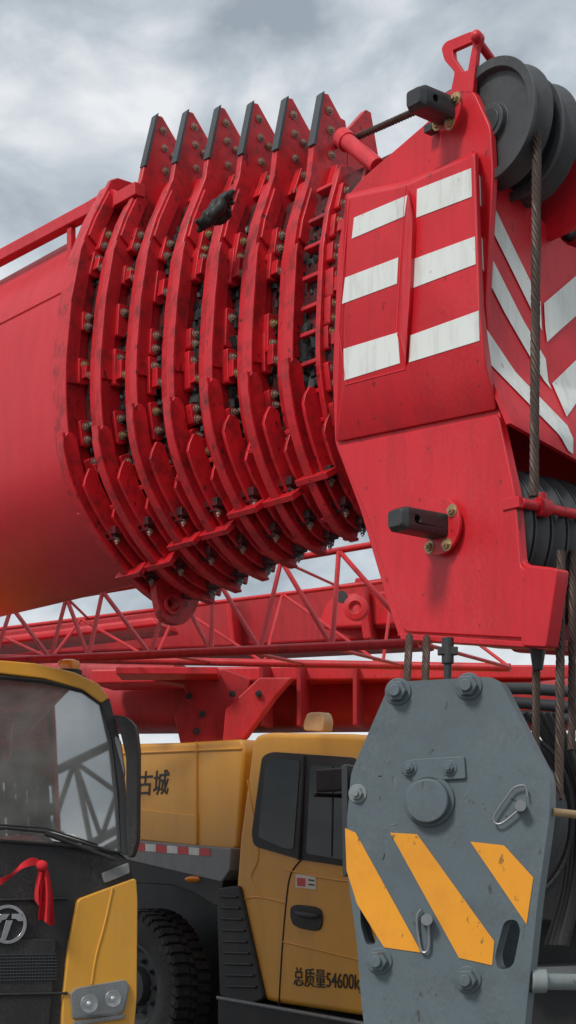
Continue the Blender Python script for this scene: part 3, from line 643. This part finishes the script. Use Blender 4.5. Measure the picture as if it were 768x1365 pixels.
def wheel(c,ax,r,th,par):
    w=empty('wheel',c,parent=par)
    h=th/2
    m=MB();m.lathe(c,ax,[(r*.56,-h*.75),(r*.62,-h*.95),(r*.80,-h*1.05),(r*.93,-h*.9),(r*.965,-h*.7),(r*.965,h*.7),(r*.93,h*.9),(r*.80,h*1.05),(r*.62,h*.95),(r*.56,h*.75)],seg=72)
    x,y=basis(ax);a_=V(ax).normalized()
    for k in range(44):
        a=2*math.pi*k/44;dr=x*math.cos(a)+y*math.sin(a);tg=-x*math.sin(a)+y*math.cos(a)
        for s in(-1,1): m.box(V(c)+dr*r*.975+a_*h*.58*s+tg*s*.012,dr*r*.03,a_*h*.36,tg*.028)
        m.box(V(c)+dr*r*.975+tg*.03,dr*r*.028,a_*h*.14,tg*.022)
        for s in(-1,1): m.box(V(c)+dr*r*.93+a_*h*.93*s,dr*r*.045,a_*h*.05,tg*.024)
    m.obj('tyre',RUB,w)
    m=MB()
    m.lathe(V(c),a_,[(r*.57,h*.78),(r*.53,h*.80),(r*.50,h*.45),(r*.44,h*.30),(r*.26,h*.36),(r*.24,h*.8),(r*.10,h*.95),(0.001,h*.95),(.001,h*.1),(r*.57,h*.1)],seg=48)
    for k in range(10):
        a=2*math.pi*k/10;dr=x*math.cos(a)+y*math.sin(a);m.bolt(V(c)+dr*r*.34+a_*h*.33,a_,.018,.03)
    m.obj('rim',DGREY,w)
wc=M(194,1314,-.12)
wheel(wc,nm,.60,.34,tr)
wheel(wc-mm*1.6,nm,.60,.34,tr)
m=MB();m.prism([M(x,y,-.25) for x,y in rnd([(404,964),(409,950),(428,949),(432,960),(430,976),(404,974)],4)],-nm*.10);m.obj('roof_box',TAN,tr,bevel=.012)
m=MB();m.box(M(444,1040,.22),mm*.13,nm*.04,UP*.075);m.box(M(436,1060,.12),mm*.02,nm*.12,UP*.015);m.obj('door_mirror',BLK,tr,bevel=.02)
MB().tube([M(x,y,-.5) for x,y in catmull([(318,1040),(325,1060),(318,1100),(322,1130)],4)],.035,seg=10).obj('intake_pipe',TAN,tr)
# ================================================================ LEFT TRUCK
el=V((.906,.423,0)).normalized();nl=V((.423,-.906,0)).normalized()
Lp=plane(P(183,1150,9.2),nl)
lt=empty('crane_truck',V((Lp(50,1200).x,Lp(50,1200).y+1,0)),'yellow crane truck front with large windscreen, black grille and red ribbon','truck')
def lz(y): return -.11*max(0,min(1,(1125-y)/240))
def LP(x,y,o=0): return Lp(x,y,lz(y)+o)
def lprism(pts,o,th,name,mat,bev=.01,r=0):
    if r: pts=rnd(pts,r,4)
    fr=[LP(x,y,o) for x,y in pts];m=MB();m.loft(fr,[p-nl*th for p in fr]);return m.obj(name,mat,lt,bevel=bev)
lprism([(-200,886),(0,880),(48,884),(100,896),(132,911),(146,930),(136,938),(110,919),(60,905),(0,898),(-200,902)],.02,1.5,'roof',YEL,.015,4)
lprism([(146,930),(160,985),(168,1050),(172,1140),(160,1140),(154,1060),(147,990),(136,938)],.01,1.5,'windscreen_pillar',DGREY,.008,3)
lprism([(-200,905),(-180,905),(-180,1120),(-200,1120)],.01,1.5,'windscreen_pillar',DGREY)
lprism([(-190,900),(0,900),(60,906),(112,919),(138,936),(150,990),(157,1060),(162,1136),(80,1126),(0,1120),(-190,1118)],-.01,.008,'windscreen',GLASS,0,4)
m=MB();m.tube([LP(x,y,.004) for x,y in [(-190,902),(0,902),(60,908),(112,921),(136,938),(148,990),(156,1060),(160,1136),(80,1127),(0,1121),(-190,1119)]],.010,seg=8);m.obj('windscreen_seal',BLK,lt)
m=MB();m.prism([Lp(x,y,-1.5) for x,y in [(-190,910),(130,930),(165,1140),(-190,1140)]],-nl*.05)
m.obj('cab_rear_wall',INT,lt)
MB().prism([Lp(x,y,-.15) for x,y in [(-190,1112),(0,1114),(158,1136),(158,1150),(-190,1150)]],-nl*.5).obj('dashboard',BLK,lt,bevel=.02)
m=MB();m.prism([Lp(x,y,-1.15) for x,y in rnd([(48,985),(120,985),(128,1040),(128,1140),(44,1140)],12)],-nl*.14);m.prism([Lp(x,y,-1.1) for x,y in rnd([(64,952),(104,952),(108,982),(60,982)],6)],-nl*.1)
m.obj('driver_seat',TAN,lt,bevel=.03)
m=MB();c=Lp(112,1083,-.45);ax=(nl+UP*.55).normalized();x_,y_=basis(ax)
m.tube([c+(x_*math.cos(a)+y_*math.sin(a))*.19 for a in [k*math.pi/14 for k in range(28)]],.016,seg=8,closed=True)
for a in(.5,2.6,4.7): m.cyl(c,c+(x_*math.cos(a)+y_*math.sin(a))*.19,.014,seg=8)
m.cyl(c-ax*.05,c+ax*.02,.05,seg=16);m.cyl(c-ax*.02,c-ax*.4-UP*.1,.03,seg=10)
m.obj('steering_wheel',BLK,lt)
lprism([(60,1108),(100,1112),(112,1126),(70,1121)],-.004,.003,'paper_sheet',WHITE,0)
lprism([(-200,1117),(0,1119),(80,1126),(164,1139),(176,1152),(180,1182),(104,1200),(88,1300),(84,1430),(-200,1430)],.0,1.4,'front_panel',BLK,.015,5)
lprism([(104,1199),(182,1170),(184,1200),(183,1330),(178,1388),(150,1425),(80,1440),(84,1330),(92,1260)],.03,1.0,'corner_panel',YEL,.025,6)
MB().tube([Lp(x,y,.031) for x,y in catmull([(150,1184),(140,1230),(128,1275),(122,1312)],4)],.006,seg=6).obj('corner_panel_seam',YEL,lt)
lprism([(-200,1250),(76,1252),(70,1330),(60,1430),(-200,1430)],.03,.1,'lower_grille',BLK,.01,3)
m=MB()
for k in range(9): m.tube([Lp(-190,1276+k*4.4,.035),Lp(76,1272+k*4.2,.035)],.003,seg=6)
for k in range(46): m.tube([Lp(-120+k*4.2,1274,.034),Lp(-121+k*4.2,1310,.034)],.002,seg=5)
m.obj('grille_mesh',DGREY,lt)
for y in(1204,1330): MB().tube([Lp(-190,y,.035 if y>1250 else .006),Lp(90,y-6,.035 if y>1250 else .006)],.008,seg=8).obj('grille_trim',BLK,lt)
lprism([(136,1164),(172,1150),(174,1164),(140,1178)],.02,.03,'side_trim',SILV,.006,3)
c=Lp(9,1232,.03);m=MB()
m.lathe(c,nl,[(.088,0),(.108,0),(.108,.02),(.088,.02)],seg=40)
for pg in ([(-.086,.010),(-.058,.058),(-.004,.058),(-.016,.026),(-.034,.024),(-.050,-.004)],[(.006,.058),(.070,.058),(.090,.014),(.054,.016),(.036,.028),(.014,.028)],[(-.016,.022),(.024,.022),(.016,-.086),(-.014,-.086)]):
    m.prism([c+el*(a+b*.30)+UP*b+nl*.002 for a,b in pg],nl*.018)
m.obj('front_emblem',CHROME,lt,bevel=.002)
MB().cyl(c-nl*.03,c+nl*.002,.088,seg=32).obj('emblem_backing',BLK,lt)
lprism([(94,1324),(104,1317),(168,1306),(173,1315),(167,1347),(158,1354),(97,1359)],.05,.05,'headlight',SILV,.006,4)
for x,y,r in((118,1338,.052),(150,1331,.048)): cx=Lp(x,y,.054);m=MB();m.lathe(cx,nl,[(r,.012),(r*.95,.014),(r*.6,.002),(.001,-.002)],seg=24,closed=False);m.sph(cx+nl*.006,r*.4);m.obj('headlight_reflector',CHROMEB,lt)
lprism([(96,1326),(105,1320),(167,1309),(170,1316),(164,1345),(157,1350),(99,1355)],.078,.006,'headlight_lens',glass('headlamp_glass',(.95,.96,.97),.28),0,4)
lprism([(98,1362),(168,1352),(166,1358),(98,1368)],.05,.02,'fog_trim',SILV,.004)
m=MB();m.tube([LP(x,y,.06) for x,y in [(-60,1106),(10,1104),(60,1109),(146,1134)]],.009,seg=8);m.tube([LP(x,y,.06) for x,y in [(60,1111),(100,1126),(152,1146)]],.013,seg=8);m.tube([LP(x,y,.045) for x,y in [(-20,1098),(60,1104),(130,1126)]],.006,seg=6);m.obj('wiper',BLK,lt)
c=P(92,893,9.6);m=MB();m.cyl(c-UP*.05,c,.078,seg=28);m.obj('beacon_base',BLK,lt,bevel=.006)
m=MB();m.lathe(c,UP,[(.066,0),(.069,.03),(.060,.052),(.03,.062),(.001,.063)],seg=28,closed=False);m.obj('beacon_lens',AMB,lt)
m=MB();m.prism([LP(x,y,-.1) for x,y in rnd([(98,900),(112,900),(122,908),(120,914),(100,908)],2)],-nl*.2);m.obj('roof_clip',BLK,lt,bevel=.005)
m=MB();mp_=rnd([(150,952),(168,955),(180,967),(184,1000),(183,1120),(177,1142),(170,1144),(168,1100),(168,1010),(160,975)],6,4)
fr=[P(x,y,9.15) for x,y in mp_];m.loft(fr,[p+V((.01,.10,0)) for p in fr]);m.obj('door_mirror',BLK,lt,bevel=.012,seg=3)
m=MB();m.tube([P(150,958,9.3),P(160,1000,9.25),P(166,1140,9.25)],.012,seg=8);m.obj('mirror_arm',BLK,lt)
m=MB();m.prism([P(x,y,9.2) for x,y in rnd([(153,980),(160,986),(166,1030),(162,1052),(155,1020)],4)],V((0,.06,0)));m.obj('wide_angle_mirror',SILV,lt,bevel=.01)
wheel(V((Lp(60,1150,-1.0).x,Lp(60,1150,-1.0).y,.58)),el,.58,.32,lt)
# ribbon
rb=MB()
pts=catmull([Lp(x,y,o) for x,y,o in [(-40,1184,.08),(-6,1178,.10),(14,1168,.09),(30,1154,.11),(46,1149,.10),(58,1155,.11)]],6)
wd=[.018+.006*math.sin(k*.35) for k in range(len(pts))]
rb.strip([V(p)+UP*w_ for p,w_ in zip(pts,wd)],[V(p)-UP*w_*.8+nl*.012*math.sin(k*.4) for k,(p,w_) in enumerate(zip(pts,wd))],nl*.006,closed=False)
def sheet(x0,y0,x1,y1,wa,wb,ph,nf=3):
    R=12;Cn=22;v=[];f=[]
    for r in range(R+1):
        u=r/R;cx=x0+(x1-x0)*u+2*math.sin(u*4+ph);cy=y0+(y1-y0)*u;w_=wa+(wb-wa)*u**.7
        for c_ in range(Cn+1):
            s=c_/Cn-.5
            v.append(Lp(cx+s*w_,cy+(4*math.sin(s*5+ph) if r==R else 0),.10+.022*math.sin(s*2*math.pi*nf+ph+u*1.3)*(.4+u)))
    for r in range(R):
        for c_ in range(Cn): i=r*(Cn+1)+c_;f.append((i,i+1,i+Cn+2,i+Cn+1))
    k=len(v);v+=[p-nl*.004 for p in v];f+=[tuple(a+k for a in x) for x in f];rb.add(v,f)
sheet(57,1152,63,1230,9,22,0,1.6);sheet(54,1154,55,1204,8,14,1.7,1.2)
rb.sph(Lp(56,1154,.11),.034,(1,.8,.9),jit=.06)
rb.obj('red_ribbon',ORNG,None,label='red cloth ribbon tied below the truck windscreen',cat='ribbon',ang=60)
# ================================================================ machinery behind the hook block (dark truck)
dk=empty('crane_truck',V((P(760,1200,9).x,9,0)),'dark truck deck with coiled black hoses behind the hook block','truck')
MB().prism([P(x,y,8.4) for x,y in rnd([(690,1225),(820,1222),(1000,1225),(1000,1440),(690,1440)],8)],V((0,1.6,0))).obj('deck_body',BLK,dk,bevel=.02)
MB().prism([P(x,y,8.0) for x,y in rnd([(640,990),(900,985),(900,1230),(640,1230)],8)],V((0,.4,0))).obj('coil_backboard',BLK,dk,bevel=.02)
cc=P(690,1092,7.3);x_,y_=V((.97,.22,0)),UP
for k in range(13):
    R=.10+.0165*k;dz=.012*random.uniform(-1,1)
    MB().tube([cc+V((dz,-.02*(k%3),dz))+x_*math.cos(a)*(R*.9)+y_*math.sin(a)*R*1.30 for a in [j*math.pi/24 for j in range(48)]],.0105,seg=8,closed=True).obj('coiled_hose',DGREY if k%4==0 else BLK,dk)
for k in range(5): MB().tube([P(x,y,7.5-k*.05) for x,y in catmull([(700+k*10,950),(735+k*9,1000+k*8),(756+k*6,1090),(752+k*5,1180),(730+k*6,1260)],6)],.016,seg=10).obj('hydraulic_hose',DGREY if k%2 else BLK,dk)
MB().prism([P(x,y,8.2) for x,y in [(700,1290),(820,1285),(820,1300),(700,1305)]],V((0,.3,0))).obj('deck_rail',SILV,dk,bevel=.01)
# ================================================================ ground, world, light, camera
m=MB();m.add([(-600,-100,0),(600,-100,0),(600,1500,0),(-600,1500,0)],[(0,1,2,3)]);g=m.obj('ground',paint('concrete_yard',(.13,.128,.122),.85,.4,gcol=(.08,.075,.07),streak=False,coat=0),kind='structure')
w=bpy.data.worlds.new('World');bpy.context.scene.world=w;w.use_nodes=True;t=w.node_tree;N=t.nodes;L=t.links;N.clear()
o=N.new('ShaderNodeOutputWorld');sk=N.new('ShaderNodeTexSky');sk.sky_type='NISHITA';sk.sun_disc=False;sk.sun_elevation=math.radians(42);sk.sun_rotation=math.radians(217)
b1=N.new('ShaderNodeBackground');b1.inputs[1].default_value=.10;L.new(sk.outputs[0],b1.inputs[0])
tc=N.new('ShaderNodeTexCoord');mp=N.new('ShaderNodeMapping');mp.inputs['Scale'].default_value=(1,1,1.4);mp.inputs['Location'].default_value=(.35,.1,.2);L.new(tc.outputs['Generated'],mp.inputs[0])
no=N.new('ShaderNodeTexNoise');no.inputs['Scale'].default_value=8;no.inputs['Detail'].default_value=9;no.inputs['Roughness'].default_value=.55;no.inputs['Distortion'].default_value=.3;L.new(mp.outputs[0],no.inputs['Vector'])
cr=N.new('ShaderNodeValToRGB');e=cr.color_ramp.elements;e[0].position=.34;e[0].color=(.33,.38,.43,1);e[1].position=.62;e[1].color=(.85,.87,.89,1);x=e.new(.47);x.color=(.53,.585,.63,1);L.new(no.outputs['Fac'],cr.inputs[0])
b2=N.new('ShaderNodeBackground');b2.inputs[1].default_value=1.06;L.new(cr.outputs[0],b2.inputs[0])
mx=N.new('ShaderNodeMixShader');mx.inputs[0].default_value=.9;L.new(b1.outputs[0],mx.inputs[1]);L.new(b2.outputs[0],mx.inputs[2]);L.new(mx.outputs[0],o.inputs[0])
s=bpy.data.lights.new('sun','SUN');s.energy=2.2;s.angle=math.radians(12);s.color=(1,.97,.93);so=bpy.data.objects.new('sun',s);bpy.context.scene.collection.objects.link(so)
so.rotation_euler=V((-.45,-.55,.72)).to_track_quat('Z','Y').to_euler()
cam=bpy.data.cameras.new('camera');co=bpy.data.objects.new('camera',cam);bpy.context.scene.collection.objects.link(co)
co.location=(0,0,CZ);co.rotation_euler=(math.radians(90),0,0);cam.sensor_fit='HORIZONTAL';cam.sensor_width=36;cam.lens=36*F/768;cam.shift_y=(HY-682.5)/768;cam.clip_end=3000
bpy.context.scene.camera=co
sc=bpy.context.scene;sc.view_settings.view_transform='Standard';sc.view_settings.look='None';sc.view_settings.exposure=0
